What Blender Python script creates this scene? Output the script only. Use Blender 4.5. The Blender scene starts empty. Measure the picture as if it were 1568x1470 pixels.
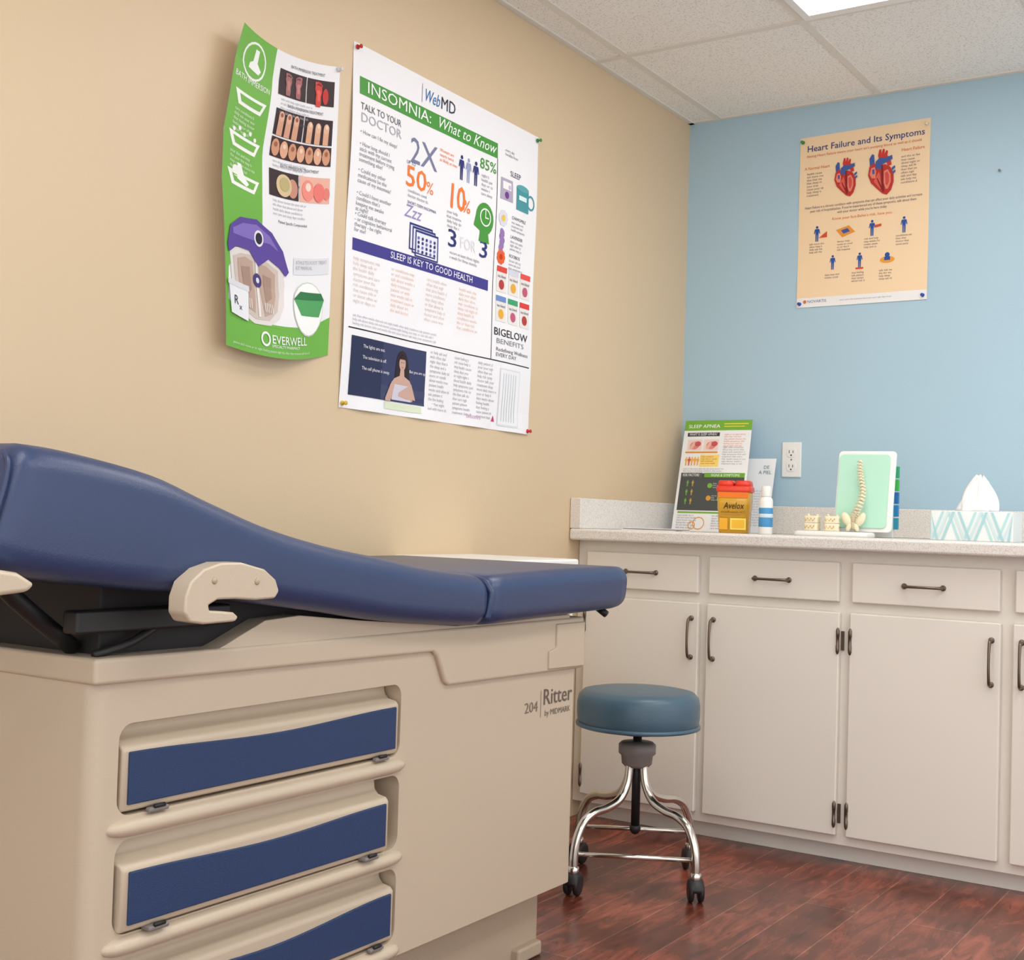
import bpy, bmesh, math, random
from mathutils import Vector, Matrix
random.seed(4)
S=bpy.context.scene
COL=S.collection
try:
    S.view_settings.view_transform='Standard'
except Exception: pass

# ------------------------------------------------------------ materials
def lin(c):
    return tuple(((x/255)/12.92 if x/255<=0.04045 else ((x/255+0.055)/1.055)**2.4) for x in c)
MC={}
def mat(name,rgb,rough=.5,metal=0,bump=0,bscale=80,var=0,vscale=6,spec=.5,coat=0,trans=0):
    if name in MC: return MC[name]
    m=bpy.data.materials.new(name); m.use_nodes=True
    nt=m.node_tree; b=nt.nodes['Principled BSDF']
    c=lin(rgb)+(1,)
    b.inputs['Base Color'].default_value=c
    b.inputs['Roughness'].default_value=rough
    b.inputs['Metallic'].default_value=metal
    b.inputs['Specular IOR Level'].default_value=spec
    if coat: b.inputs['Coat Weight'].default_value=coat
    if trans: b.inputs['Transmission Weight'].default_value=trans
    geo=None
    if bump or var:
        geo=nt.nodes.new('ShaderNodeNewGeometry')
    if bump:
        n=nt.nodes.new('ShaderNodeTexNoise'); n.inputs['Scale'].default_value=bscale; n.inputs['Detail'].default_value=4
        nt.links.new(geo.outputs['Position'],n.inputs['Vector'])
        bp=nt.nodes.new('ShaderNodeBump'); bp.inputs['Strength'].default_value=bump; bp.inputs['Distance'].default_value=.004
        nt.links.new(n.outputs['Fac'],bp.inputs['Height']); nt.links.new(bp.outputs['Normal'],b.inputs['Normal'])
    if var:
        n=nt.nodes.new('ShaderNodeTexNoise'); n.inputs['Scale'].default_value=vscale; n.inputs['Detail'].default_value=3
        nt.links.new(geo.outputs['Position'],n.inputs['Vector'])
        mx=nt.nodes.new('ShaderNodeMix'); mx.data_type='RGBA'
        mx.inputs[6].default_value=tuple(x*(1-var) for x in c[:3])+(1,); mx.inputs[7].default_value=tuple(min(1,x*(1+var)) for x in c[:3])+(1,)
        nt.links.new(n.outputs['Fac'],mx.inputs[0]); nt.links.new(mx.outputs[2],b.inputs['Base Color'])
    MC[name]=m; return m
def ink(rgb):
    return mat('ink_%02x%02x%02x'%tuple(rgb),rgb,.45,spec=.3)

def speckle(name,base,dots,scale,lo,hi,rough,bump=0):
    m=bpy.data.materials.new(name); m.use_nodes=True; nt=m.node_tree; b=nt.nodes['Principled BSDF']
    geo=nt.nodes.new('ShaderNodeNewGeometry'); n=nt.nodes.new('ShaderNodeTexNoise')
    n.inputs['Scale'].default_value=scale; n.inputs['Detail'].default_value=3; n.inputs['Roughness'].default_value=.6
    r=nt.nodes.new('ShaderNodeValToRGB'); r.color_ramp.elements[0].position=lo; r.color_ramp.elements[1].position=hi
    r.color_ramp.elements[0].color=lin(dots)+(1,); r.color_ramp.elements[1].color=lin(base)+(1,)
    nt.links.new(geo.outputs['Position'],n.inputs['Vector']); nt.links.new(n.outputs['Fac'],r.inputs[0]); nt.links.new(r.outputs[0],b.inputs['Base Color'])
    b.inputs['Roughness'].default_value=rough
    if bump:
        bp=nt.nodes.new('ShaderNodeBump'); bp.inputs['Strength'].default_value=bump; bp.inputs['Distance'].default_value=.004
        nt.links.new(r.outputs[0],bp.inputs['Height']); nt.links.new(bp.outputs['Normal'],b.inputs['Normal'])
    return m

M_tan=mat('paint_tan',(214,191,158),.42,bump=.12,bscale=220,var=.02,vscale=2)
M_blue=mat('paint_blue',(172,202,219),.5,bump=.12,bscale=220,var=.02,vscale=2)
M_cab=mat('cabinet_paint',(234,229,220),.38,bump=.05,bscale=60,var=.015,vscale=4)
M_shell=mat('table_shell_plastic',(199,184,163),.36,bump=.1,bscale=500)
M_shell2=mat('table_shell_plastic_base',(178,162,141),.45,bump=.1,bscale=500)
M_vinyl=mat('navy_vinyl',(47,63,101),.34,bump=.12,bscale=350,var=.06,vscale=5)
M_insert=mat('navy_insert',(31,57,100),.5,bump=.3,bscale=700)
M_seat=mat('teal_vinyl',(70,98,116),.35,bump=.1,bscale=350)
M_black=mat('black_steel',(22,22,24),.5)
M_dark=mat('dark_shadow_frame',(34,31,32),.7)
M_chrome=mat('chrome',(215,213,208),.16,1)
M_grey=mat('grey_plastic',(128,122,120),.45)
M_bronze=mat('bronze_pull',(118,104,94),.30,.9)
M_rub=mat('caster_rubber',(30,29,31),.45)
M_white=mat('white_plastic',(238,238,236),.35)
M_paper=mat('white_paper',(240,240,240),.7)
M_bone=mat('bone_plastic',(236,226,196),.45,var=.05,vscale=60)
M_ceil=speckle('acoustic_tile',(243,240,235),(212,207,200),170,.36,.46,.9,.3)
M_grid=mat('grid_metal',(224,219,210),.5)
M_lam=speckle('speckled_laminate',(234,230,225),(196,189,180),420,.36,.5,.35)

def floor_mat():
    m=bpy.data.materials.new('cherry_laminate_planks'); m.use_nodes=True; nt=m.node_tree; N=nt.nodes; L=nt.links; b=N['Principled BSDF']
    geo=N.new('ShaderNodeNewGeometry')
    mp=N.new('ShaderNodeMapping'); mp.inputs['Rotation'].default_value=(0,0,math.radians(90))
    L.new(geo.outputs['Position'],mp.inputs['Vector'])
    br=N.new('ShaderNodeTexBrick'); br.offset=.37; br.inputs['Scale'].default_value=1; br.inputs['Brick Width'].default_value=1.1
    br.inputs['Row Height'].default_value=.125; br.inputs['Mortar Size'].default_value=.0013; br.inputs['Mortar Smooth'].default_value=.2
    br.inputs['Color1'].default_value=lin((144,78,62))+(1,); br.inputs['Color2'].default_value=lin((112,58,47))+(1,); br.inputs['Mortar'].default_value=lin((170,118,100))+(1,)
    L.new(mp.outputs[0],br.inputs['Vector'])
    m2=N.new('ShaderNodeMapping'); m2.inputs['Scale'].default_value=(15,2.8,1)
    L.new(geo.outputs['Position'],m2.inputs['Vector'])
    n=N.new('ShaderNodeTexNoise'); n.inputs['Scale'].default_value=1.5; n.inputs['Detail'].default_value=8; n.inputs['Distortion'].default_value=1.5; n.inputs['Roughness'].default_value=.62
    L.new(m2.outputs[0],n.inputs['Vector'])
    r=N.new('ShaderNodeValToRGB'); r.color_ramp.elements[0].position=.34; r.color_ramp.elements[0].color=(.40,.36,.36,1); r.color_ramp.elements[1].position=.64; r.color_ramp.elements[1].color=(1.25,1.2,1.15,1)
    L.new(n.outputs['Fac'],r.inputs[0])
    n2=N.new('ShaderNodeTexNoise'); n2.inputs['Scale'].default_value=6; n2.inputs['Detail'].default_value=5
    L.new(geo.outputs['Position'],n2.inputs['Vector'])
    r2=N.new('ShaderNodeValToRGB'); r2.color_ramp.elements[0].position=.35; r2.color_ramp.elements[0].color=(.55,.52,.52,1); r2.color_ramp.elements[1].position=.62; r2.color_ramp.elements[1].color=(1.1,1.1,1.1,1)
    L.new(n2.outputs['Fac'],r2.inputs[0])
    a=N.new('ShaderNodeMix'); a.data_type='RGBA'; a.blend_type='MULTIPLY'; a.inputs[0].default_value=1
    L.new(br.outputs['Color'],a.inputs[6]); L.new(r.outputs[0],a.inputs[7])
    c=N.new('ShaderNodeMix'); c.data_type='RGBA'; c.blend_type='MULTIPLY'; c.inputs[0].default_value=1
    L.new(a.outputs[2],c.inputs[6]); L.new(r2.outputs[0],c.inputs[7]); L.new(c.outputs[2],b.inputs['Base Color'])
    b.inputs['Roughness'].default_value=.27
    bp=N.new('ShaderNodeBump'); bp.inputs['Strength'].default_value=.12; bp.inputs['Distance'].default_value=.003
    L.new(n.outputs['Fac'],bp.inputs['Height']); L.new(bp.outputs[0],b.inputs['Normal'])
    return m
M_floor=floor_mat()

# ------------------------------------------------------------ builders
def empty(name,loc):
    e=bpy.data.objects.new(name,None); e.location=loc; e.empty_display_size=.05; COL.objects.link(e); return e
def fin(o,parent=None):
    COL.objects.link(o)
    if parent:
        o.parent=parent; o.matrix_parent_inverse=Matrix.Translation(-Vector(parent.location))
    return o
def mesh(name,verts,faces,m,parent=None,smooth=False,bevel=0,seg=3,subsurf=0,fix=True):
    me=bpy.data.meshes.new(name); me.from_pydata([tuple(v) for v in verts],[],faces)
    if fix:
        bm=bmesh.new(); bm.from_mesh(me); bmesh.ops.recalc_face_normals(bm,faces=bm.faces); bm.to_mesh(me); bm.free()
    for mm in (m if isinstance(m,list) else [m]): me.materials.append(mm)
    if smooth or bevel:
        for p in me.polygons: p.use_smooth=True
    o=bpy.data.objects.new(name,me); fin(o,parent)
    if bevel:
        b=o.modifiers.new('bevel','BEVEL'); b.width=bevel; b.segments=seg; b.limit_method='ANGLE'; b.angle_limit=math.radians(35); b.harden_normals=True
    if subsurf:
        s=o.modifiers.new('sub','SUBSURF'); s.levels=subsurf; s.render_levels=subsurf
    return o
def box(name,x0,x1,y0,y1,z0,z1,m,parent=None,bevel=.004,seg=3,rotz=0):
    V=[Vector((x,y,z)) for z in(z0,z1) for y in(y0,y1) for x in(x0,x1)]
    if rotz:
        c=Vector(((x0+x1)/2,(y0+y1)/2,0)); R=Matrix.Rotation(rotz,3,'Z'); V=[c+R@(v-c) for v in V]
    F=[(0,2,3,1),(4,5,7,6),(0,1,5,4),(2,6,7,3),(0,4,6,2),(1,3,7,5)]
    return mesh(name,V,F,m,parent,bevel=bevel,seg=seg)
def prism(name,pts,vec,m,parent=None,bevel=.003,seg=3):
    n=len(pts); vec=Vector(vec); V=[Vector(p) for p in pts]+[Vector(p)+vec for p in pts]
    F=[tuple(range(n)),tuple(range(2*n-1,n-1,-1))]+[(i,(i+1)%n,(i+1)%n+n,i+n) for i in range(n)]
    return mesh(name,V,F,m,parent,bevel=bevel,seg=seg)
def loft(name,rings,m,parent=None,caps=True,smooth=True,**k):
    n=len(rings[0]); V=[v for r in rings for v in r]; F=[]
    for i in range(len(rings)-1):
        for j in range(n):
            F.append((i*n+j,i*n+(j+1)%n,(i+1)*n+(j+1)%n,(i+1)*n+j))
    if caps: F+= [tuple(range(n)),tuple(range((len(rings)-1)*n,len(rings)*n))]
    return mesh(name,V,F,m,parent,smooth=smooth,**k)
def lathe(name,prof,c,m,parent=None,seg=40,axis=(0,0,1),rot=0):
    q=Vector((0,0,1)).rotation_difference(Vector(axis)).to_matrix(); c=Vector(c)
    rings=[[c+q@Vector((r*math.cos(2*math.pi*j/seg),r*math.sin(2*math.pi*j/seg),z)) for j in range(seg)] for r,z in prof]
    o=loft(name,rings,m,parent)
    for p in o.data.polygons:
        if len(p.vertices)>4: p.use_smooth=False
    return o
def rr(w,d,r,n=5):
    P=[]
    for cx,cy,a0 in((w/2-r,d/2-r,0),(-w/2+r,d/2-r,90),(-w/2+r,-d/2+r,180),(w/2-r,-d/2+r,270)):
        for i in range(n+1):
            a=math.radians(a0+90*i/n); P.append((cx+r*math.cos(a),cy+r*math.sin(a)))
    return P
def cat(pts,k=8):
    pts=[Vector(p) for p in pts]; P=[pts[0]*2-pts[1]]+pts+[pts[-1]*2-pts[-2]]; out=[]
    for i in range(1,len(P)-2):
        a,b,c,d=P[i-1:i+3]
        for s in range(k):
            t=s/k; out.append(.5*((2*b)+(c-a)*t+(2*a-5*b+4*c-d)*t*t+(3*b-a-3*c+d)*t**3))
    out.append(pts[-1]); return out
def tube(name,pts,r,m,parent=None,k=8,seg=12):
    P=cat(pts,k) if k>1 else [Vector(p) for p in pts]; rings=[]; up=None
    for i,p in enumerate(P):
        t=(P[min(i+1,len(P)-1)]-P[max(i-1,0)]).normalized()
        if up is None:
            up=Vector((0,0,1)) if abs(t.z)<.9 else Vector((1,0,0))
        a=t.cross(up).normalized(); b=a.cross(t).normalized(); up=b
        rr_=r(i/(len(P)-1)) if callable(r) else r
        rings.append([p+(a*math.cos(2*math.pi*j/seg)+b*math.sin(2*math.pi*j/seg))*rr_ for j in range(seg)])
    return loft(name,rings,m,parent)

# printed sheet, every mark is thin geometry following the sheet's own surface
class Sheet:
    fine=0
    def __init__(s,W,H,fn): s.W,s.H,s.fn=W,H,fn; s.V=[];s.F=[];s.MI=[];s.M=[]
    def mi(s,m):
        if m not in s.M: s.M.append(m)
        return s.M.index(m)
    def add(s,P,F,m,l,txt=False):
        P=[(min(s.W,max(0,p[0])),min(s.H,max(0,p[1]))) for p in P]
        if s.fine and not txt:
            bm=bmesh.new(); vs=[bm.verts.new((p[0],p[1],0)) for p in P]
            for f in F:
                try: bm.faces.new([vs[i] for i in f])
                except ValueError: pass
            bmesh.ops.triangulate(bm,faces=bm.faces[:])
            for _ in range(5):
                lg=[e for e in bm.edges if e.calc_length()>s.fine]
                if not lg: break
                bmesh.ops.subdivide_edges(bm,edges=lg,cuts=1); bmesh.ops.triangulate(bm,faces=bm.faces[:])
            bm.verts.index_update(); P=[(v.co.x,v.co.y) for v in bm.verts]; F=[tuple(v.index for v in f.verts) for f in bm.faces]; bm.free()
        o=len(s.V); s.V+=[s.fn(p[0],p[1],.0005*l) for p in P]; s.F+=[tuple(i+o for i in f) for f in F]; s.MI+=[s.mi(m)]*len(F)
    def rect(s,u0,v0,u1,v1,c,l=1,nu=1,nv=1):
        m=c if not isinstance(c,tuple) else ink(c)
        P=[((u0+(u1-u0)*i/nu)*s.W,(v0+(v1-v0)*j/nv)*s.H) for j in range(nv+1) for i in range(nu+1)]
        F=[(j*(nu+1)+i,j*(nu+1)+i+1,(j+1)*(nu+1)+i+1,(j+1)*(nu+1)+i) for j in range(nv) for i in range(nu)]
        s.add(P,F,m,l)
    def poly(s,pts,c,l=2): s.add([(u*s.W,v*s.H) for u,v in pts],[tuple(range(len(pts)))],ink(c),l)
    def circ(s,u,v,r,c,l=2,sy=1,n=20): s.add([(u*s.W+r*math.cos(2*math.pi*i/n),v*s.H+r*sy*math.sin(2*math.pi*i/n)) for i in range(n)],[tuple(range(n))],ink(c),l)
    def ring(s,u,v,r,w,c,l=2,n=20):
        P=[];
        for i in range(n):
            a=2*math.pi*i/n
            P+=[(u*s.W+r*math.cos(a),v*s.H+r*math.sin(a)),(u*s.W+(r-w)*math.cos(a),v*s.H+(r-w)*math.sin(a))]
        s.add(P,[(2*i,2*i+1,(2*i+3)%(2*n),(2*i+2)%(2*n)) for i in range(n)],ink(c),l)
    def text(s,t,u,v,size,c,l=3,fit=None,bold=0,shear=0,align='LEFT',ls=1):
        cu=bpy.data.curves.new('t','FONT'); cu.body=t; cu.size=size; cu.resolution_u=2; cu.offset=bold*size*.12; cu.shear=shear; cu.align_x=align; cu.space_line=ls
        ob=bpy.data.objects.new('t',cu); COL.objects.link(ob)
        me=bpy.data.meshes.new_from_object(ob); bpy.data.objects.remove(ob)
        if len(me.vertices):
            k=1
            if fit:
                xs=[q.co.x for q in me.vertices]; k=fit*s.W/max(1e-6,(max(xs)-min(xs)))
            s.add([(u*s.W+q.co.x*k,v*s.H-q.co.y) for q in me.vertices],[tuple(p.vertices) for p in me.polygons],ink(c),l,True)
        bpy.data.meshes.remove(me)
    def person(s,u,v,h,c,l=2):
        w=h/s.W; g=h/s.H
        s.circ(u,v-g*.42,h*.085,c,l)
        s.poly([(u-w*.14,v-g*.31),(u+w*.14,v-g*.31),(u+w*.1,v+g*.05),(u-w*.1,v+g*.05)],c,l)
        s.poly([(u-w*.1,v+g*.05),(u-w*.01,v+g*.05),(u-w*.02,v+g*.5),(u-w*.09,v+g*.5)],c,l)
        s.poly([(u+w*.01,v+g*.05),(u+w*.1,v+g*.05),(u+w*.09,v+g*.5),(u+w*.02,v+g*.5)],c,l)
        s.poly([(u-w*.15,v-g*.3),(u-w*.21,v-g*.02),(u-w*.16,v-g*.0),(u-w*.11,v-g*.25)],c,l)
        s.poly([(u+w*.15,v-g*.3),(u+w*.21,v-g*.02),(u+w*.16,v-g*.0),(u+w*.11,v-g*.25)],c,l)
    def foot(s,u,v,h,c,c2,l=4,flip=1):
        w=h/s.W; g=h/s.H
        P=[(-.16,.5),(-.2,.25),(-.17,0),(-.26,-.2),(-.24,-.32),(.0,-.36),(.2,-.30),(.24,-.12),(.16,.1),(.17,.3),(.13,.5)]
        s.poly([(u+flip*a*w,v+b*g) for a,b in P],c,l)
        for i,(a,b,r) in enumerate(((-.19,-.40,.075),(-.07,-.44,.05),(.03,-.43,.045),(.12,-.40,.042),(.2,-.34,.04))):
            s.circ(u+flip*a*w,v+b*g,r*h,c,l,1.2,n=12); s.circ(u+flip*a*w,v+(b-.03)*g,r*h*.5,c2,l+1,1,n=8)
        s.poly([(u+flip*a*w*.55,v+(b*.5+.02)*g) for a,b in P],c2,l+1)
    def make(s,name,parent=None):
        me=bpy.data.meshes.new(name); me.from_pydata([tuple(v) for v in s.V],[],s.F)
        for m in s.M: me.materials.append(m)
        me.polygons.foreach_set('material_index',s.MI); me.update()
        o=bpy.data.objects.new(name,me); return fin(o,parent)
WORDS='sleep symptoms doctor patient night about talk your health with feeling that cause risk or care and may help treatment daily often more than days weeks the conditions ask'.split()
def para(lines,n,seed=0):
    r=random.Random(seed); out=[]
    for i in range(lines):
        t=''
        while len(t)<n: t+=r.choice(WORDS)+' '
        out.append(t[:n+r.randint(-3,1)])
    return '\n'.join(out)

# ------------------------------------------------------------ room
RX,RY,RZ=3.7,-5.4,2.334
WX=-.02
box('floor',-.12,RX+.1,RY-.1,.1,-.1,0,M_floor,bevel=0)
box('wall_left',WX-.1,WX,RY-.1,.1,0,RZ+.15,M_tan,bevel=0)
box('wall_back',WX,RX+.1,0,.1,0,RZ+.15,M_blue,bevel=0)
box('ceiling',WX,RX+.1,RY-.1,0,RZ,RZ+.1,M_ceil,bevel=0)
M_base=mat('vinyl_base',(120,98,82),.5)
box('baseboard_left',WX,WX+.012,RY,-.78,0,.1,M_base,bevel=.003)
gx=[.096+.565*i for i in range(0,7)]
gy=[-.70-1.14*i for i in range(5)]
g=empty('trim_1',(1.5,-2.5,RZ))
for i,x in enumerate(gx): box('grid_runner_%d'%i,x-.012,x+.012,RY,0,RZ-.004,RZ+.006,M_grid,g,bevel=.001)
for i,y in enumerate(gy): box('grid_cross_%d'%i,WX,RX,y-.012,y+.012,RZ-.0045,RZ+.006,M_grid,g,bevel=.001)
box('wall_angle_left',WX,WX+.02,RY,0,RZ-.005,RZ+.004,M_grid,g,bevel=.001)
box('wall_angle_back',WX,RX,-.02,0,RZ-.005,RZ+.004,M_grid,g,bevel=.001)
ME=bpy.data.materials.new('light_diffuser'); ME.use_nodes=True
nt=ME.node_tree; nt.nodes.remove(nt.nodes['Principled BSDF']); em=nt.nodes.new('ShaderNodeEmission'); em.inputs[0].default_value=(1,.975,.935,1); em.inputs[1].default_value=7.2
nt.links.new(em.outputs[0],nt.nodes['Material Output'].inputs[0])
for (i0,j0) in((1,0),(3,1),(3,0),(1,2),(3,3)):  # only the first panel shows; the unseen others are added to light the room
    x0=gx[i0]; y1=gy[j0]
    e=empty('ceiling_light_panel',(x0+.285,y1-.57,RZ))
    box('diffuser',x0+.035,x0+.530,y1-1.095,y1-.045,RZ-.008,RZ-.001,ME,e,bevel=0)
    for nm,a in(('frame_a',(x0+.013,x0+.035,y1-1.127,y1-.013)),('frame_b',(x0+.530,x0+.552,y1-1.127,y1-.013)),('frame_c',(x0+.035,x0+.530,y1-1.127,y1-1.095)),('frame_d',(x0+.035,x0+.530,y1-.045,y1-.013))):
        box(nm,*a,RZ-.01,RZ-.001,M_white,e,bevel=.001)

# ------------------------------------------------------------ base cabinets
cab=empty('base_cabinets',(1.3,-.35,0))
CX=2.52; FY=-.70
box('carcass',WX+.001,CX,FY,-.002,.05,.845,M_cab,cab,bevel=.002)
box('toe_kick',WX+.001,CX,-.655,-.06,0,.05,M_cab,cab,bevel=.001)
mods=[(.02,.392),(.425,.808),(.844,1.225),(1.262,1.645),(1.68,2.06),(2.10,2.48)]
def pull(nm,a,b,out,parent):
    a=Vector(a);b=Vector(b);o=Vector(out); d=(b-a)
    tube(nm,[a,a+o*.75+d*.03,a+o*1.0+d*.25,a+o*1.05+d*.5,a+o*1.0+d*.75,b+o*.75-d*.03,b],lambda q:.0036+.0016*abs(2*q-1)**2,M_bronze,parent,k=6,seg=10)
    for s,p in(('a',a),('b',b)):
        lathe(nm+'_foot_'+s,[(.001,.006),(.007,.004),(.008,0)],p,M_bronze,parent,seg=14,axis=out)
for i,(a,b) in enumerate(mods):
    box('drawer_front_%d'%i,a,b,-.72,FY,.705,.812,M_cab,cab,bevel=.004)
    box('door_%d'%i,a-.004,b+.004,-.72,FY,.078,.677,M_cab,cab,bevel=.004)
    c=(a+b)/2; pull('drawer_pull_%d'%i,(c-.05,-.72,.757),(c+.05,-.72,.757),(0,-.026,0),cab)
    left=(i%2==1); hx=a+.018 if left else b-.018
    pull('door_pull_%d'%i,(hx,-.72,.52),(hx,-.72,.632),(0,-.026,0),cab)
    ex=b+.004 if left else a-.004; sg=1 if left else -1
    for j,z in enumerate((.60,.135)):
        box('hinge_plate_%d_%d'%(i,j),min(ex,ex+sg*.009),max(ex,ex+sg*.009),-.7035,FY,z-.026,z+.026,M_bronze,cab,bevel=.001)
        lathe('hinge_knuckle_%d_%d'%(i,j),[(.001,-.036),(.003,-.034),(.005,-.028),(.005,-.012),(.0043,-.011),(.0043,.011),(.005,.012),(.005,.028),(.003,.034),(.001,.036)],(ex-sg*.003,-.722,z),M_bronze,cab,seg=12)
ct=empty('countertop',(1.3,-.38,.86))
box('counter_slab',WX+.001,CX+.03,-.765,-.001,.845,.88,M_lam,ct,bevel=.008,seg=4)
box('backsplash_back',.022,CX+.03,-.021,-.001,.88,.973,M_lam,ct,bevel=.003)
box('backsplash_side',WX+.001,.018,-.762,-.001,.88,.973,M_lam,ct,bevel=.003)

# low white cabinet between the exam table and the counter, against the left wall
sc=empty('side_cabinet',(.15,-1.44,0))
box('body',WX+.002,.300,-1.60,-1.285,.04,.785,M_cab,sc,bevel=.004)
box('top',WX+.001,.318,-1.61,-1.275,.785,.805,M_white,sc,bevel=.006)
box('door',.300,.316,-1.59,-1.295,.06,.775,M_cab,sc,bevel=.004)
box('plinth',WX+.02,.28,-1.59,-1.295,0,.04,M_cab,sc,bevel=.002)
pull('door_pull',(.316,-1.33,.45),(.316,-1.33,.55),(.022,0,0),sc)

# ------------------------------------------------------------ exam table
T=empty('exam_table',(.33,-2.4,0))
X1=.60
def apply_bool(o,cutters):
    for c in cutters:
        md=o.modifiers.new('b','BOOLEAN'); md.object=c; md.operation='DIFFERENCE'; md.solver='EXACT'
    dg=bpy.context.evaluated_depsgraph_get(); dg.update()
    me=bpy.data.meshes.new_from_object(o.evaluated_get(dg)); o.modifiers.clear(); old=o.data; o.data=me
    for c in cutters: bpy.data.objects.remove(c)
def yz_rr(y0,y1,z0,z1,r,n=6):
    return [((y0+y1)/2+a,(z0+z1)/2+b) for a,b in rr(y1-y0,z1-z0,r,n)]
shell=box('body_shell',.04,X1,-3.0,-1.75,.145,.69,M_shell,T,bevel=0)
bm=bmesh.new(); bm.from_mesh(shell.data)
ed=[e for e in bm.edges if abs(e.verts[0].co.z-e.verts[1].co.z)>.1]
bmesh.ops.bevel(bm,geom=ed,offset=.022,segments=5,affect='EDGES',profile=.5); bm.to_mesh(shell.data); bm.free()
OP=[(-2.955,-2.352,.489,.612),(-2.955,-2.350,.331,.457),(-2.955,-2.350,.172,.298)]
cut=[]
for o_ in OP:
    cut.append(prism('cutter',[(X1-.09,y,z) for y,z in yz_rr(*o_,.022)],(.2,0,0),M_shell,None,bevel=0))
bpy.context.view_layer.update()
apply_bool(shell,cut)
bv=shell.modifiers.new('bevel','BEVEL'); bv.width=.007; bv.segments=4; bv.limit_method='ANGLE'; bv.angle_limit=math.radians(50); bv.harden_normals=True
for p in shell.data.polygons: p.use_smooth=True
for i,(y0,y1,z0,z1) in enumerate(OP):
    out=-.006 if i!=1 else .003
    ya,yb=y0+.006,(y1-.006 if i!=1 else y1-.038)
    pr=[(.52,z0+.004),(.607,z0+.004),(.611,z0+.010),(.611,z0+.088),(.605,z0+.094),(.588,z0+.097),(.580,z0+.105),(.578,z1-.004),(.52,z1-.004)]
    prism('drawer_front_%d'%i,[(x+out-.004,ya,z) for x,z in pr],(0,yb-ya,0),M_shell,T,bevel=.004)
    n=18; top=[]
    for k in range(n+1):
        s=k/n; top.append((yb-.010-(yb-ya-.02)*s, z0+.085-.008*math.sin(math.pi*s)**2*(1 if i!=2 else 1.8)))
    pts=[(ya+.010,z0+.014),(yb-.010,z0+.014)]+top
    prism('drawer_inlay_%d'%i,[(.606+out,y,z) for y,z in pts],(.0045,0,0),M_insert,T,bevel=.002)
    box('drawer_gap_shade_%d'%i,.515,.53,y0+.002,y1-.002,z0+.002,z1-.002,M_dark,T,bevel=0)  # near-black backing sheet, paints the shade inside the drawer opening
    for k,yy in enumerate((ya+.06,yb-.05)):
        box('latch_%d_%d'%(i,k),.600,.616+out,yy-.018,yy+.018,z0-.001,z0+.006,M_grey,T,bevel=.003)
        lathe('latch_pin_%d_%d'%(i,k),[(.001,-.010),(.003,-.009),(.003,.009),(.001,.010)],(.615+out,yy,z0+.007),M_black,T,seg=10,axis=(0,1,0))
for i,z in enumerate((.473,.316,.157)):
    rings=[]
    for s in [0,.01,.03,.06,.5,.94,.97,.99,1]:
        k=math.sqrt(max(0,1-((1-min(1,min(s,1-s)/.06))**2))) if s not in(0,1) else .05
        y=-2.972+.635*s
        rings.append([Vector((X1-.002+.016*k*math.cos(a),y,z+.013*max(k,.2)*math.sin(a))) for a in [2*math.pi*j/20 for j in range(20)]])
    loft('drawer_rail_%d'%i,rings,M_shell,T)
prism('upper_moulding',[(.036,y,z) for y,z in[(-3.006,.668),(-2.275,.662),(-2.262,.653),(-2.238,.606),(-2.225,.598),(-1.745,.592),(-1.745,.70),(-3.006,.703)]],(.574,0,0),M_shell,T,bevel=.006,seg=4)
prism('under_seat_pan',[(.05,y,z) for y,z in[(-2.80,.698),(-2.775,.706),(-2.735,.722),(-2.695,.738),(-2.62,.742),(-2.47,.727),(-2.2,.704),(-1.80,.707),(-1.80,.695),(-2.80,.695)]],(.556,0,0),M_shell,T,bevel=.004,seg=3)
prism('step_panel',[(.60,y,z) for y,z in[(-1.89,.600),(-1.75,.597),(-1.75,.690),(-1.862,.690),(-1.862,.642),(-1.89,.636)]],(.015,0,0),M_shell,T,bevel=.003)
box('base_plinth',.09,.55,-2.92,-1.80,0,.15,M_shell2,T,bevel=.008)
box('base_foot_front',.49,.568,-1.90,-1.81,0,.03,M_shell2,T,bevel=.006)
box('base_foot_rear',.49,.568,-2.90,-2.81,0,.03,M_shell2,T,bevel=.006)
prism('backrest_frame_shade',[(.07,y,z) for y,z in[(-2.97,.70),(-2.3,.70),(-2.3,.72),(-2.47,.738),(-2.73,.775),(-2.97,.80)]],(.50,0,0),M_dark,T,bevel=.003)  # dark filler: backrest mechanism plus the gap's shade, put into its colour
box('frame_rail',.57,.600,-3.03,-2.76,.735,.765,M_black,T,bevel=.004)
tube('lift_strut',[(.53,-2.98,.71),(.54,-3.08,.78),(.54,-3.13,.83)],.012,M_black,T,k=3)
tube('lift_link',[(.585,-2.99,.705),(.59,-2.93,.72),(.59,-2.86,.755)],.006,M_black,T,k=3)
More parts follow.
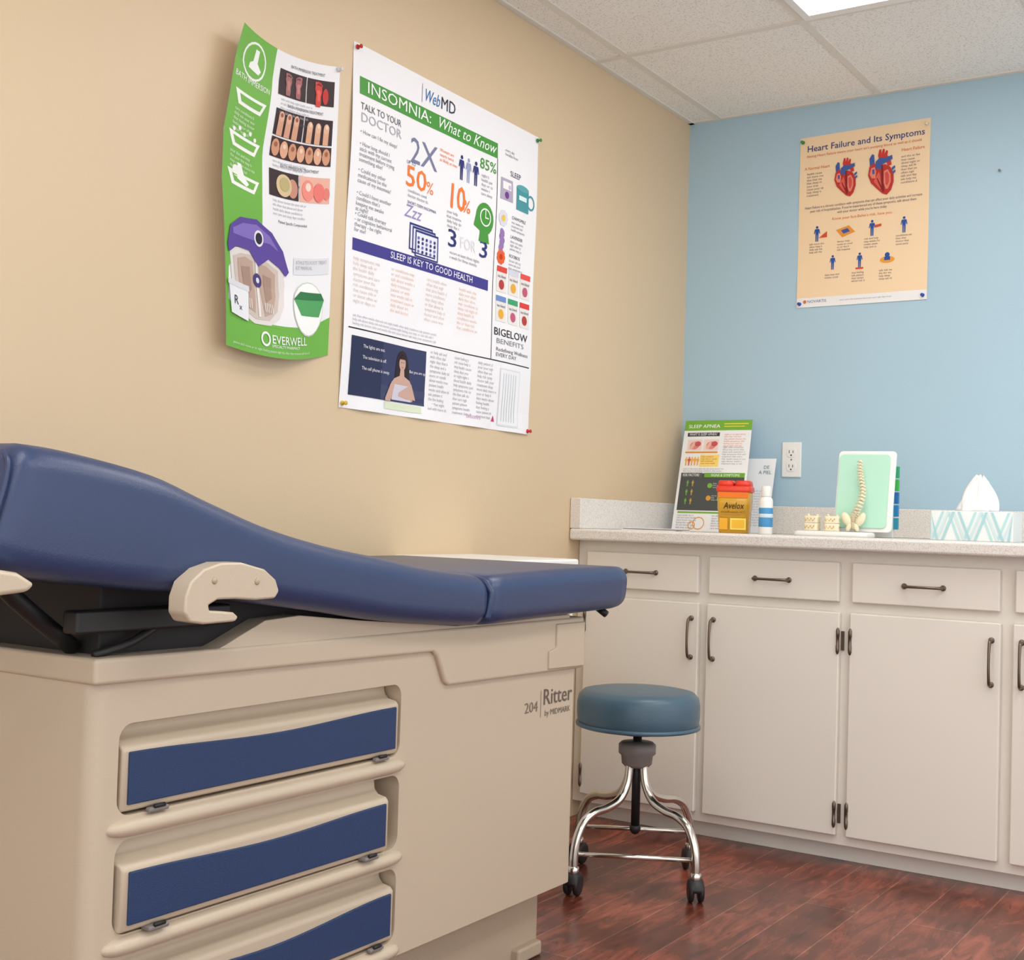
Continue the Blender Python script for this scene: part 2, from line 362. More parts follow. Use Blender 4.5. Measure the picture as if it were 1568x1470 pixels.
def pad(name,st,x0,x1,r,m):
    cx=(x0+x1)/2; w=x1-x0; rings=[]
    def ring(yt,zt,yb,zb,ins,dy):
        h=zt-zb; pts=rr(w-2*ins,h-2*ins,min(r,(h-2*ins)*.48),6); R=[]
        for a,b in pts:
            q=(b+h/2)/h; crown=.010*(1-(2*a/w)**2) if q>.55 else 0
            R.append(Vector((cx+a,yb+(yt-yb)*q+dy,zb+h*q+crown)))
        return R
    e0,e1=st[0],st[-1]
    for th in(90,65,40,20): rings.append(ring(*e0,.024*(1-math.cos(math.radians(th))),.024*(1-math.sin(math.radians(th)))))
    Pa=cat([Vector((a,b,0)) for a,b,c,d in st],5); Pb=cat([Vector((c,d,0)) for a,b,c,d in st],5)
    for a,b in list(zip(Pa,Pb)):
        if a.x>e0[0]+.03 and a.x<e1[0]-.03: rings.append(ring(a.x,a.y,b.x,b.y,0,0))
    for th in(20,40,65,90): rings.append(ring(*e1,.024*(1-math.cos(math.radians(th))),-.024*(1-math.sin(math.radians(th)))))
    return loft(name,rings,m,T)
pad('cushion_back_seat',[(-3.165,.973,-3.205,.828),(-3.08,.966,-3.12,.811),(-2.95,.944,-2.99,.795),(-2.85,.912,-2.87,.784),(-2.73,.876,-2.74,.766),(-2.6,.849,-2.6,.748),(-2.47,.830,-2.47,.729),(-2.33,.809,-2.33,.715),(-2.165,.793,-2.175,.704)],.03,.66,.034,M_vinyl)
pad('cushion_foot',[(-2.170,.795,-2.18,.704),(-2.05,.799,-2.05,.707),(-1.85,.804,-1.85,.712),(-1.630,.805,-1.645,.716)],.03,.66,.03,M_vinyl)
tube('cushion_seam',[(.3,-2.168,.795),(.60,-2.168,.790),(.652,-2.168,.772),(.657,-2.172,.75),(.652,-2.176,.718)],.007,M_vinyl,T,k=6,seg=10)
tube('head_seam',[(.632,-3.170,.963),(.648,-3.174,.950),(.653,-3.180,.925),(.653,-3.190,.890),(.650,-3.200,.850)],.003,M_vinyl,T,k=6,seg=8)
tube('cushion_button',[(.60,-1.67,.714),(.62,-1.67,.702)],.008,M_black,T,k=2)
arm=[(-2.930,.764),(-2.930,.785),(-2.922,.805),(-2.899,.822),(-2.868,.830),(-2.83,.830),(-2.785,.820),(-2.762,.805),(-2.754,.788),(-2.762,.778),(-2.80,.777),(-2.84,.780),(-2.872,.780),(-2.888,.773),(-2.886,.766),(-2.862,.764),(-2.842,.762),(-2.832,.755),(-2.838,.749),(-2.895,.748),(-2.920,.752)]
prism('pivot_arm',[(.655,y,z) for y,z in arm],(.034,0,0),M_shell,T,bevel=.006,seg=4)
for k,(y,z) in enumerate(((-2.880,.806),(-2.80,.803))): lathe('pivot_bolt_%d'%k,[(.001,.002),(.004,.0015),(.005,0)],(.689,y,z),M_shell2,T,seg=16,axis=(1,0,0))
prism('pivot_arm_rear',[(.655,y,z) for y,z in[(-3.26,.80),(-3.25,.820),(-3.22,.828),(-3.18,.822),(-3.155,.808),(-3.165,.799),(-3.2,.796),(-3.24,.792)]],(.03,0,0),M_shell,T,bevel=.006,seg=4)
def wl(x): return lambda y0,z0:(lambda u,v,h:Vector((x+h,y0+u,z0-v)))
L=Sheet(.2,.06,wl(X1+.0005)(-1.957,.560))
L.text('204',.0,.72,.030,(126,112,102),1,fit=.24)
L.rect(.300,.05,.307,.95,(126,112,102),1)
L.text('Ritter',.34,.55,.046,(104,92,86),1,fit=.56,bold=.03)
L.text('by MIDMARK',.38,.93,.017,(116,104,96),1,fit=.50)
L.make('side_label',T)

# ------------------------------------------------------------ stool
SX,SY=.465,-1.21
st=empty('rolling_stool',(SX,SY,0))
lathe('seat',[(.002,.385),(.13,.385),(.146,.390),(.153,.402),(.155,.42),(.155,.448),(.151,.466),(.140,.477),(.12,.481),(.06,.483),(.002,.484)],(SX,SY,0),M_seat,st,seg=64)
lathe('seat_piping',[(.150,.388),(.1565,.390),(.1575,.394),(.1565,.398),(.150,.400)],(SX,SY,0),M_seat,st,seg=64)
lathe('seat_plate',[(.002,.372),(.07,.374),(.075,.380),(.075,.386),(.002,.386)],(SX,SY,0),M_black,st)
lathe('spindle',[(.011,.13),(.011,.385)],(SX,SY,0),M_black,st,seg=16)
lathe('spindle_tip',[(.002,.118),(.009,.122),(.014,.13),(.014,.14),(.011,.142)],(SX,SY,0),M_black,st,seg=16)
lathe('hub_collar',[(.012,.352),(.040,.350),(.047,.344),(.047,.322),(.040,.316),(.038,.296),(.030,.288),(.012,.288)],(SX,SY,0),M_grey,st)
R=.207; ang=[math.radians(-17+90*i) for i in range(4)]
for i,a in enumerate(ang):
    d=Vector((math.cos(a),math.sin(a),0)); c=Vector((SX,SY,0))
    pr=[(.024,.32),(.026,.28),(.034,.245),(.058,.212),(.10,.196),(.142,.190),(.176,.172),(.198,.135),(.206,.095),(.207,.062)]
    tube('leg_%d'%i,[c+d*r+Vector((0,0,z)) for r,z in pr],.0105,M_chrome,st,k=6,seg=14)
    p=c+d*R; side=Vector((-d.y,d.x,0))
    lathe('caster_stem_%d'%i,[(.008,.045),(.013,.05),(.014,.066),(.010,.07)],p,M_chrome,st,seg=16)
    ax=(Vector((.8,.3,0))+.3*side).normalized()
    for s in(-1,1):
        lathe('caster_wheel_%d_%d'%(i,s+1),[(.002,-.006),(.020,-.007),(.026,-.005),(.0275,0),(.026,.005),(.020,.007),(.002,.006)],p+ax*s*.012+Vector((0,0,.0276)),M_rub,st,seg=28,axis=ax)
    rr_=[]
    for s in(-.018,-.014,.014,.018):
        k=.85 if abs(s)>.016 else 1
        t=ax.cross(Vector((0,0,1)))
        ring=[]
        for q in range(14):
            tt=math.radians(-5+190*q/13); ring.append(p+ax*s+Vector((0,0,.030))+(t*math.cos(tt)*.027+Vector((0,0,1))*math.sin(tt)*.027)*k)
        rr_.append(ring)
    loft('caster_hood_%d'%i,rr_,M_rub,st)
def legp(a,z=.098,r=.203): return (SX+math.cos(a)*r,SY+math.sin(a)*r,z)
tube('brace_front',[legp(ang[3]),legp(ang[0])],.006,M_chrome,st,k=1)
tube('brace_rear',[legp(ang[1]),legp(ang[2])],.006,M_chrome,st,k=1)

# ------------------------------------------------------------ insomnia poster
def pin(e,p,ax,col,k=0):
    m=ink(col); lathe('pin_%d'%k,[(.0008,-.0032),(.0008,-.0005),(.006,0),(.006,.0015),(.0035,.003),(.003,.008),(.005,.010),(.005,.012),(.001,.0125)],p,m,e,seg=14,axis=ax)
e=empty('insomnia_poster',(WX+.005,-1.42,1.58))
W,H=.822,.868
def fw(u,v,h):
    U=u/.822; Q=v/.868
    y=(-1.826+.823*U)*(1-Q)+(-1.836+.823*U)*Q
    z=(2.024-.010*U)*(1-Q)+(1.1515-.005*U)*Q
    wob=.007*math.sin(U*8+1)*math.sin(Q*6)**2+.006*math.sin(U*3.14)**2*math.sin(Q*3.14)+.006*max(0,Q-.94)/.06*math.sin(U*12)**2
    return Vector((WX+.0008+abs(wob)+h,y,z))
s=Sheet(W,H,fw); s.fine=.04
navy=(46,52,120);grn=(72,150,62);org=(240,124,52);gry=(150,150,160);pur=(66,60,140)
s.rect(0,0,1,1,(240,240,244),0,30,30)
s.text('Web',.335,.066,.046,(50,110,170),2,fit=.075,shear=.3); s.text('MD',.422,.066,.046,(40,44,70),2,fit=.075)
s.rect(.325,.02,.327,.075,(120,120,140),2)
s.rect(.03,.088,.745,.137,grn,1,18,2)
s.text('INSOMNIA:',.06,.126,.040,(245,250,245),3,fit=.31); s.text('What to Know',.405,.126,.042,(245,250,245),3,fit=.32,shear=.35)
s.text('TALK TO YOUR',.035,.178,.024,(90,90,100),2,fit=.19); s.text('DOCTOR',.035,.212,.032,(175,175,185),2,fit=.19)
for k in range(5):
    s.text(['• How can I fix my sleep?','• How long should I\nstick with my current\ntreatment before trying\nsomething else?','• Could any other\nmedications be the\ncause of my insomnia?','• Could I have another\ncondition that\'s\nkeeping me awake\nat night?','• Could talk therapy\n- or cognitive behavioral\ntherapy - be right\nfor me?'][k],.035,[.25,.285,.36,.425,.485][k]*.96+.005,.0140,(140,142,152),2,ls=.9)
s.text('2X',.275,.262,.092,(120,124,158),2,fit=.135)
s.text('Women are\nnearly twice\nas likely as men',.425,.195,.0125,org,2)
for k in range(3): s.person(.545+.04*k,.215,.066,navy if k!=1 else (150,160,200))
s.text('85%',.645,.19,.042,grn,2,fit=.09,bold=.06)
s.text(para(5,10,1),.655,.215,.0125,gry,2)
s.text('50',.255,.335,.075,org,2,fit=.105,bold=.05); s.text('%',.365,.335,.045,org,2)
s.text('UP TO',.26,.272,.013,navy,2)
s.text(para(2,18,2),.27,.352,.0125,gry,2); s.text('SHORT-TERM INSOMNIA',.27,.386,.011,navy,2)
s.text('10',.475,.348,.092,org,2,fit=.08,bold=.1); s.text('%',.56,.348,.05,org,2,bold=.05)
s.text(para(4,12,3),.475,.368,.0125,gry,2)
s.text('Zzz',.255,.425,.046,(150,140,190),2,fit=.09,shear=.3)
for k in range(3): s.rect(.285+.014*k,.438+.008*k,.40+.014*k,.516+.008*k,(230,232,244),2+k)
for k in range(3):
    a,b,c_,d=.285+.014*k,.438+.008*k,.40+.014*k,.516+.008*k
    for q in((a,b,c_,b+.006),(a,d-.004,c_,d),(a,b,a+.005,d),(c_-.005,b,c_,d)): s.rect(*q,navy,3+k)
for i in range(5):
    for j in range(4): s.circ(.328+.020*i,.476+.013*j,.0042,navy if (i+j)%3 else (110,110,190),7,n=8)
s.text('3',.475,.468,.066,navy,2,fit=.045,bold=.06); s.text('FOR',.545,.463,.045,(222,222,230),2,fit=.085); s.text('3',.65,.468,.066,navy,2,fit=.045,bold=.06)
s.text('occurs at least three nights\na week for three months',.49,.490,.0125,gry,2)
s.circ(.680,.345,.040,grn,2,1.1); s.poly([(.65,.35),(.695,.365),(.71,.42),(.65,.42),(.655,.39)],grn,2); s.poly([(.635,.33),(.62,.375),(.65,.385),(.655,.34)],grn,2)
s.ring(.683,.34,.025,.004,(235,245,235),3); s.rect(.681,.317,.685,.342,(235,245,235),3); s.rect(.681,.339,.701,.343,(235,245,235),3)
s.rect(.03,.533,.715,.567,pur,1,18,2); s.text('SLEEP IS KEY TO GOOD HEALTH',.20,.558,.024,(240,240,250),3,fit=.42,bold=.03)
for k in range(4): s.text(para(9,18,10+k),.035+.172*k,.592,.0125,(240,206,186) if k%2 else (226,208,200),2,ls=1.02)
s.text(para(3,90,20),.035,.748,.0095,(190,190,200),2)
s.rect(.02,.778,.985,.7815,(30,30,34),1,18,1); s.rect(.742,.137,.7455,.778,(50,50,56),1,1,18)
s.text('every day\nbenefits from',.79,.10,.012,gry,2); s.text('SLEEP',.82,.175,.022,(60,60,90),2)
s.poly([(.765,.19),(.835,.19),(.838,.26),(.762,.26)],(176,168,190),2); s.rect(.775,.20,.825,.225,(240,240,240),3); s.circ(.80,.243,.010,(110,60,140),3); s.circ(.815,.215,.006,(200,180,220),4)
s.rect(.86,.20,.94,.275,(70,150,160),2); s.circ(.90,.20,.0325,(90,165,172),3,.3); s.ring(.955,.235,.022,.006,(70,150,160),2); s.rect(.875,.225,.925,.24,(220,240,240),3)
for k in range(9):
    a=k*2*math.pi/9; s.circ(.785+.018*math.cos(a),.32+.018*math.sin(a),.008,(218,218,230),2,n=10); s.circ(.785+.016*math.cos(a),.445+.016*math.sin(a),.008,(232,96,48),2,n=10)
s.circ(.785,.32,.009,(238,196,70),3); s.circ(.785,.445,.008,(190,60,30),3)
for k in range(10): s.circ(.78+.004*(k%3),.362+.006*k,.008+.003*(k%2),(150,120,180),2,n=8)
for k,t in enumerate(('CHAMOMILE','LAVENDER','ROOIBOS')): s.text(t,.835,.312+.062*k,.013,(60,60,80),2); s.text(para(3,16,30+k),.835,.326+.062*k,.0105,gry,2)
for j in range(2):
    for i in range(3):
        a=.765+.075*i; b=.475+.095*j; c_=[[(220,70,60),(210,215,230),(228,80,70)],[(110,140,200),(60,160,110),(220,60,60)]][j][i]
        s.rect(a,b,a+.062,b+.082,(232,228,225),2); s.rect(a,b,a+.062,b+.018,c_,3); s.circ(a+.031,b+.058,.014,[(180,60,60),(230,170,60),(190,90,120)][(i+j)%3],3,n=12); s.text('tea blend',a+.006,b+.036,.012,(70,70,100),3,fit=.05)
s.text('BIGELOW',.755,.698,.030,(40,40,46),2,fit=.21,bold=.05); s.text('BENEFITS',.77,.723,.020,(140,140,146),2,fit=.17); s.text('Redefining Wellness\nEVERY DAY',.77,.748,.015,(100,100,106),2,fit=.20)
s.rect(.035,.80,.395,.962,(54,60,98),2,8,3); s.rect(.035,.80,.18,.962,(40,46,80),3,4,3); s.rect(.18,.92,.395,.962,(64,70,104),3,4,3)
sk=(200,164,150)
s.poly([(.242,.935),(.246,.87),(.252,.835),(.262,.818),(.278,.812),(.295,.818),(.306,.835),(.314,.87),(.322,.935),(.30,.945),(.26,.945)],(44,28,32),4)
s.circ(.279,.850,.0135,sk,5,1.35); s.poly([(.270,.868),(.289,.868),(.291,.886),(.318,.896),(.332,.915),(.335,.955),(.215,.955),(.222,.915),(.240,.896),(.267,.886)],sk,5)
for dx in(-.005,.005): s.rect(.279+dx-.0025,.846,.279+dx+.0025,.848,(70,40,40),6)
s.rect(.275,.860,.283,.862,(160,80,80),6); s.poly([(.262,.838),(.266,.834),(.279,.822),(.292,.834),(.297,.838),(.279,.828)],(44,28,32),6)
s.poly([(.240,.912),(.318,.912),(.326,.957),(.232,.957)],(206,202,218),6); s.poly([(.20,.955),(.228,.905),(.243,.915),(.225,.962),(.20,.962)],sk,7); s.poly([(.325,.905),(.348,.950),(.30,.950),(.262,.944),(.266,.934),(.312,.936)],sk,7)
for k,t in enumerate(('The lights are out.','The television is off.','The cell phone is away.')): s.text(t,.085,.828+.03*k,.0115,(235,235,245),5)
s.text('But you are up.',.315,.872,.0105,(235,235,245),5)
s.rect(.20,.966,.38,.985,(216,226,200),2)
for k in range(3): s.text(para(13,17,40+k),.415+.13*k,.802,.0115,(175,175,185),2,ls=1.05)
s.rect(.80,.80,.925,.985,(222,224,230),2); s.rect(.805,.805,.92,.98,(238,240,244),3)
for k in range(6): s.rect(.82+.015*k,.815,.824+.015*k,.97,(200,206,214),4)
s.text('belsomra',.62,.975,.018,(205,170,200),2); s.poly([(.765,.975),(.785,.975),(.775,.955)],(200,60,120),2)
s.make('print',e)
pin(e,(WX+.004,-1.815,2.012),(1,0,0),(190,50,45),0); pin(e,(WX+.004,-1.012,2.002),(1,0,0),(60,140,80),1); pin(e,(WX+.004,-1.826,1.162),(1,0,0),(220,180,50),2); pin(e,(WX+.004,-1.020,1.156),(1,0,0),(200,40,50),3)

# ------------------------------------------------------------ foot care poster (curled)
e=empty('foot_care_poster',(.02,-2.08,1.58))
W,H=.40,.675
def ff(u,v,h):
    a=min(1,max(0,1-u/.40)); q=min(1,max(0,v/.675))
    k=.885+.115*min(1,q/.35) -(.12*max(0,(q-.5)/.5))
    off=.0015+.050*a**1.6*(.70+.30*math.sin(math.pi*q))+.10*max(0,q-.78)*math.sin(math.pi*a)**2+ .012*max(0,.10-q)*10*a+.006*math.sin(q*9)**2*math.sin(math.pi*a)
    top=1.946-.060*a*(1-a)-.040*a+.014*a**5; bot=1.268-.024*a-.020*math.sin(math.pi*a)
    return Vector((WX+off+h,-1.872-.008*q-a*.40*k,top+(bot-top)*q))
s=Sheet(W,H,ff); s.fine=.02; G=(112,178,72)
s.rect(0,0,1,1,(238,238,242),0,30,40)
s.rect(0,0,.34,.62,G,1,10,24); s.rect(0,.895,1,1,G,1,24,6)
s.poly([(0,.60),(.34,.60),(.32,.625),(.24,.65),(.12,.69),(.03,.76),(.02,.90),(0,.90)],G,2)
s.poly([(0,.85),(.15,.89),(.5,.905),(0,.905)],G,2); s.poly([(.55,.905),(.8,.895),(1,.87),(1,.905)],G,2)
wh=(240,244,240)
s.circ(.16,.085,.042,wh,2); s.circ(.16,.085,.037,G,3); s.poly([(.15,.045),(.185,.045),(.185,.085),(.225,.105),(.205,.120),(.115,.112),(.12,.095),(.145,.085)],wh,4)
s.text('BATH IMMERSION',.02,.162,.018,wh,2,fit=.30)
for k,v in enumerate((.20,.335,.455)):
    s.poly([(.04,v),(.31,v),(.27,v+.044),(.08,v+.044)],wh,2); s.poly([(.08,v+.010),(.28,v+.010),(.26,v+.032),(.10,v+.032)],G,3)
    if k<2: s.text(para(5,18,50+k),.06,v+.066,.0095,(222,236,214),2,ls=1.1)
    if k==1:
        for i in range(5): s.circ(.08+.045*i,v-.008-.012*(i%2),.005,wh,3,n=8)
    if k==2: s.circ(.11,v-.002,.012,wh,3); s.poly([(.12,v-.03),(.15,v-.03),(.18,v+.005),(.22,v+.022),(.2,v+.032),(.12,v+.02)],wh,4)
dk=(50,30,36)
for k,v in enumerate((.055,.19,.39)):
    s.rect(.40,v,.665,v+.088,dk,2,6,1); s.rect(.675,v,.95,v+.088,dk if k!=2 else (232,176,160),2,6,1)
    if k==0:
        s.foot(.49,v+.045,.052,(160,104,104),(186,128,124)); s.foot(.585,v+.045,.052,(168,100,104),(196,128,130),flip=-1)
        s.foot(.79,v+.050,.060,(206,66,58),(228,96,84)); s.circ(.86,v+.055,.012,(190,50,48),4,1.6)
    if k==1:
        for i in range(3): s.poly([(.43+.07*i,v+.02),(.48+.07*i,v+.015),(.475+.07*i,v+.088),(.425+.07*i,v+.088)],(212,158,130),4); s.circ(.455+.07*i,v+.024,.010,(224,176,150),4,1.2,n=12); s.circ(.455+.07*i,v+.02,.005,(150,90,80),5,n=10)
        for i in range(3): s.poly([(.70+.08*i,v+.03),(.755+.08*i,v+.025),(.75+.08*i,v+.088),(.70+.08*i,v+.088)],(216,166,136),4); s.circ(.728+.08*i,v+.032,.011,(226,180,152),4,1.1,n=12); s.circ(.73+.08*i,v+.026,.005,(238,214,190),5,n=10)
        s.rect(.40,v+.094,.95,v+.160,(60,34,34),2,12,1)
        for i in range(7): s.circ(.44+.077*i,v+.128,.0145,[(206,150,118),(222,168,138)][i%2],4,1.35,n=14); s.circ(.44+.077*i,v+.118,.006,[(160,96,70),(236,206,184)][i%2],5,n=10)
    if k==2:
        s.circ(.53,v+.046,.028,(214,190,150),4,.9); s.circ(.535,v+.042,.018,(186,170,118),5,.9); s.circ(.61,v+.05,.018,(196,140,120),3,1.2)
        s.circ(.75,v+.048,.022,(236,140,128),4,1.1); s.circ(.85,v+.052,.020,(230,120,112),5,1.1); s.circ(.75,v+.036,.010,(248,214,200),5); s.circ(.92,v+.055,.012,(224,130,118),4,1.2)
    s.text('BATH IMMERSION TREATMENT',.50,v-.014,.010,(90,90,100),2)
    w=v+ (.105 if k!=1 else .176)
    s.text(para(4,34,60+k),.43,w,.0088,(175,175,185),2,ls=1.1); s.text('Patient Specific Compounded',.48,w+.066,.009,(80,80,86),2)
s.rect(.64,.665,.97,.72,(222,224,230),2,6,1); s.text('ATHLETES FOOT TREAT\nKIT MANUAL',.66,.685,.012,(180,180,190),3,fit=.29)
# foot spa: white tub, two foot wells, purple hood with round knob
pp=(92,70,156)
s.poly([(.04,.70),(.12,.685),(.24,.675),(.40,.68),(.54,.70),(.55,.76),(.52,.83),(.46,.875),(.38,.90),(.24,.905),(.12,.88),(.06,.82)],(224,218,216),3)
s.poly([(.07,.72),(.14,.70),(.24,.69),(.38,.695),(.49,.715),(.49,.79),(.45,.85),(.37,.885),(.25,.89),(.14,.865),(.09,.81)],(204,190,182),4)
s.poly([(.11,.72),(.18,.705),(.25,.71),(.26,.80),(.25,.87),(.18,.86),(.12,.81)],(186,160,146),5); s.poly([(.31,.71),(.38,.71),(.46,.73),(.45,.80),(.40,.86),(.33,.875),(.31,.80)],(186,160,146),5)
s.poly([(.14,.74),(.22,.73),(.23,.80),(.17,.83)],(166,138,124),6); s.poly([(.34,.74),(.42,.745),(.41,.81),(.35,.83)],(166,138,124),6)
for j in range(5): s.rect(.15+.016*j,.83,.157+.016*j,.86,(232,224,218),7); s.rect(.335+.016*j,.83,.342+.016*j,.86,(232,224,218),7)
s.rect(.275,.70,.295,.88,(232,226,222),6)
s.poly([(.02,.69),(.05,.63),(.14,.59),(.28,.575),(.42,.60),(.53,.65),(.59,.715),(.56,.73),(.50,.705),(.40,.685),(.30,.72),(.22,.68),(.10,.685),(.03,.715)],pp,7)
s.poly([(.07,.635),(.16,.605),(.28,.592),(.40,.613),(.49,.655),(.40,.637),(.28,.618),(.16,.624),(.07,.652)],(130,110,190),8)
s.circ(.30,.632,.017,(232,232,238),9); s.circ(.30,.632,.012,(40,34,60),10)
s.circ(.285,.765,.015,(70,56,120),8); s.circ(.285,.765,.006,(220,220,230),9)
s.poly([(.02,.80),(.19,.81),(.18,.905),(.04,.895)],(232,234,238),9); s.rect(.012,.795,.198,.812,(216,218,224),10); s.text('R',.06,.865,.026,(50,50,70),11); s.text('x',.105,.878,.018,(50,50,70),11)
s.circ(.77,.835,.062,(205,212,205),3); s.circ(.77,.835,.059,(246,248,246),4)
s.poly([(.63,.80),(.93,.81),(.88,.865),(.69,.855)],(80,160,96),5); s.poly([(.63,.80),(.70,.775),(.90,.785),(.93,.81)],(46,118,68),6)
s.ring(.33,.945,.016,.005,wh,4); s.text('EVERWELL',.38,.955,.026,wh,4,fit=.36,bold=.04); s.text('SPECIALTY PHARMACY',.38,.968,.009,wh,4,fit=.28)
s.text(para(1,90,70),.06,.985,.0080,(214,230,204),3)
s.make('print',e)
pin(e,(WX+.004,-1.88,1.937),(1,0,0),(220,220,220),0)

# ------------------------------------------------------------ heart poster
e=empty('heart_failure_poster',(.61,-.005,1.93))
W,H=.434,.578
s=Sheet(W,H,lambda u,v,h:Vector((.395+u,-.0006-h-.002*math.sin(v*9)**2,2.222-v+.008*u/.434*(1-v/.578))))
db=(40,66,130);o1=(214,110,52)
s.rect(0,0,1,1,(244,216,178),0,12,12); s.rect(0,.945,1,1,(238,238,238),1,6,1)
s.text('Heart Failure and Its Symptoms',.055,.088,.030,db,2,fit=.90,bold=.05)
s.text('Having Heart Failure means your heart isn\'t pumping blood as well as it should',.055,.122,.013,o1,2,fit=.88)
s.text('A Normal Heart',.04,.195,.015,o1,2,fit=.20); s.text('Heart Failure',.79,.165,.015,o1,2,fit=.17)
s.text(para(8,12,80),.06,.225,.0105,(130,118,122),2); s.text(para(9,13,81),.79,.20,.0105,(130,118,122),2)
RD=(200,56,50);BL_=(64,92,160);DR=(128,30,36);PK=(232,134,114)
for u,k in((.365,1.0),(.64,1.16)):
    v=.275; a=.098*k; b=.108*k
    q=lambda P,c,l:s.poly([(u+a*x,v+b*y) for x,y in P],c,l)
    q([(-.72,-.2),(-.80,-.75),(-.62,-.95),(-.48,-.90),(-.42,-.35)],BL_,3)
    q([(-.10,-.5),(-.22,-.85),(-.15,-1.1),(-.02,-1.12),(.02,-.9),(.1,-1.12),(.22,-1.1),(.2,-.88),(.34,-1.05),(.44,-.98),(.40,-.8),(.62,-.62),(.70,-.35),(.45,-.3),(.35,-.5),(.15,-.62)],RD,4)
    q([(-.38,-.28),(-.36,-.58),(-.12,-.72),(.30,-.70),(.72,-.78),(.76,-.60),(.40,-.50),(.10,-.42),(0,-.2)],BL_,6)
    q([(-.86,.0),(-.78,-.38),(-.50,-.52),(-.1,-.42),(.30,-.40),(.62,-.26),(.84,.05),(.86,.42),(.70,.78),(.42,.98),(.12,.90),(-.30,.62),(-.66,.36)],(190,52,48),5)
    q([(-.74,-.02),(-.64,-.30),(-.42,-.34),(-.30,-.1),(-.36,.18),(-.60,.16)],PK,7)
    q([(-.30,.10),(-.12,-.12),(-.02,.1),(.04,.55),(.0,.72),(-.26,.50),(-.46,.30)],(222,96,84),7)
    q([(.20,-.10),(.46,-.16),(.66,.08),(.68,.42),(.50,.72),(.34,.72),(.20,.42)],PK,7)
    q([(.28,.0),(.44,-.06),(.56,.12),(.56,.40),(.44,.58),(.34,.50)],(210,80,72),8)
    q([(.02,-.38),(.12,-.38),(.18,.3),(.24,.82),(.14,.84),(.06,.3)],DR,8)
    q([(-.58,-.22),(-.44,-.24),(-.40,-.04),(-.54,.0)],BL_,8)
    for i in range(4): q([(-.25+.07*i,.2+.1*i),(-.2+.07*i,.18+.1*i),(-.08+.06*i,.42+.09*i),(-.12+.06*i,.44+.09*i)],DR,9)
    q([(.70,-.20),(.92,-.30),(.96,-.20),(.76,-.08)],BL_,6); q([(.74,-.02),(.95,-.10),(.98,.0),(.80,.08)],BL_,6)
s.text('Heart Failure is a chronic condition with symptoms that can affect your daily activities and increase\nyour risk of hospitalization. If you\'ve experienced any of these symptoms, talk about them\nwith your doctor while you\'re here today.',.5,.425,.0125,(96,86,110),2,fit=.90,align='CENTER')
s.text('Know your fact-Behin\'s risk, have you:',.5,.505,.013,o1,2,align='CENTER')
for k,u in enumerate((.15,.37,.58,.82)):
    if k==1: s.poly([(.30,.565),(.40,.545),(.45,.585),(.35,.61)],(230,150,60),2); s.poly([(.34,.57),(.39,.56),(.41,.58),(.36,.59)],(60,90,160),3)
    else: s.person(u,.575,.052,(40,84,160),2)
    if k==0: s.poly([(.165,.60),(.23,.60),(.23,.565),(.20,.58)],(214,80,50),2)
    if k==2: s.poly([(.60,.56),(.65,.555),(.65,.57),(.60,.575)],(214,80,50),2)
    s.text(para(4,13,90+k),u-.06,.638,.0092,(126,116,122),2)
for k,u in enumerate((.28,.49,.70)):
    if k==2: s.circ(u,.762,.024,(236,160,60),2,.45); s.circ(u,.735,.008,(40,84,160),3); s.rect(u-.022,.745,u+.022,.765,(40,84,160),3)
    else: s.person(u,.750,.048,(40,84,160),2)
    if k==1: s.rect(u-.03,.792,u+.03,.802,(214,80,50),3)
    s.text(para(4 if k else 2,13,95+k),u-.06,.825,.0092,(126,116,122),2)
s.circ(.065,.968,.006,(210,120,50),2); s.text('NOVARTIS',.085,.975,.013,(70,90,140),2,fit=.15); s.text(para(1,60,99),.34,.973,.007,gry,2)
s.make('print',e)
for k,(x,z,c) in enumerate(((.405,2.206,(60,140,80)),(.819,2.210,(225,215,190)),(.406,1.656,(50,80,170)),(.816,1.658,(50,80,170)))): pin(e,(x,-.004,z),(0,-1,0),c,k)
e=empty('wall_nail',(1.045,-.005,2.03)); lathe('nail_head',[(.0015,0),(.0015,.008),(.004,.009),(.004,.011),(.001,.0115)],(1.045,-.0,2.03),M_grey,e,seg=12,axis=(0,-1,0))

# ------------------------------------------------------------ outlet
e=empty('electrical_outlet',(.391,-.004,1.13))
ox=.391
box('cover_plate',ox-.034,ox+.034,-.007,-.0005,1.072,1.190,M_white,e,bevel=.003)
for k,z in enumerate((1.107,1.155)):
    prism('receptacle_%d'%k,[(ox+a,-.0065,z+b) for a,b in rr(.034,.032,.012)],(0,-.003,0),M_white,e,bevel=.001)
    box('slot_a_%d'%k,ox-.008,ox-.006,-.0102,-.009,z-.002,z+.008,M_black,e,bevel=0); box('slot_b_%d'%k,ox+.005,ox+.007,-.0102,-.009,z-.002,z+.007,M_black,e,bevel=0)
    lathe('ground_%d'%k,[(.0005,.0008),(.0028,.0006),(.0028,0)],(ox,-.0095,z-.009),M_black,e,seg=10,axis=(0,-1,0))
lathe('screw',[(.0005,.001),(.003,.0008),(.003,0)],(ox,-.007,1.131),M_grey,e,seg=12,axis=(0,-1,0))

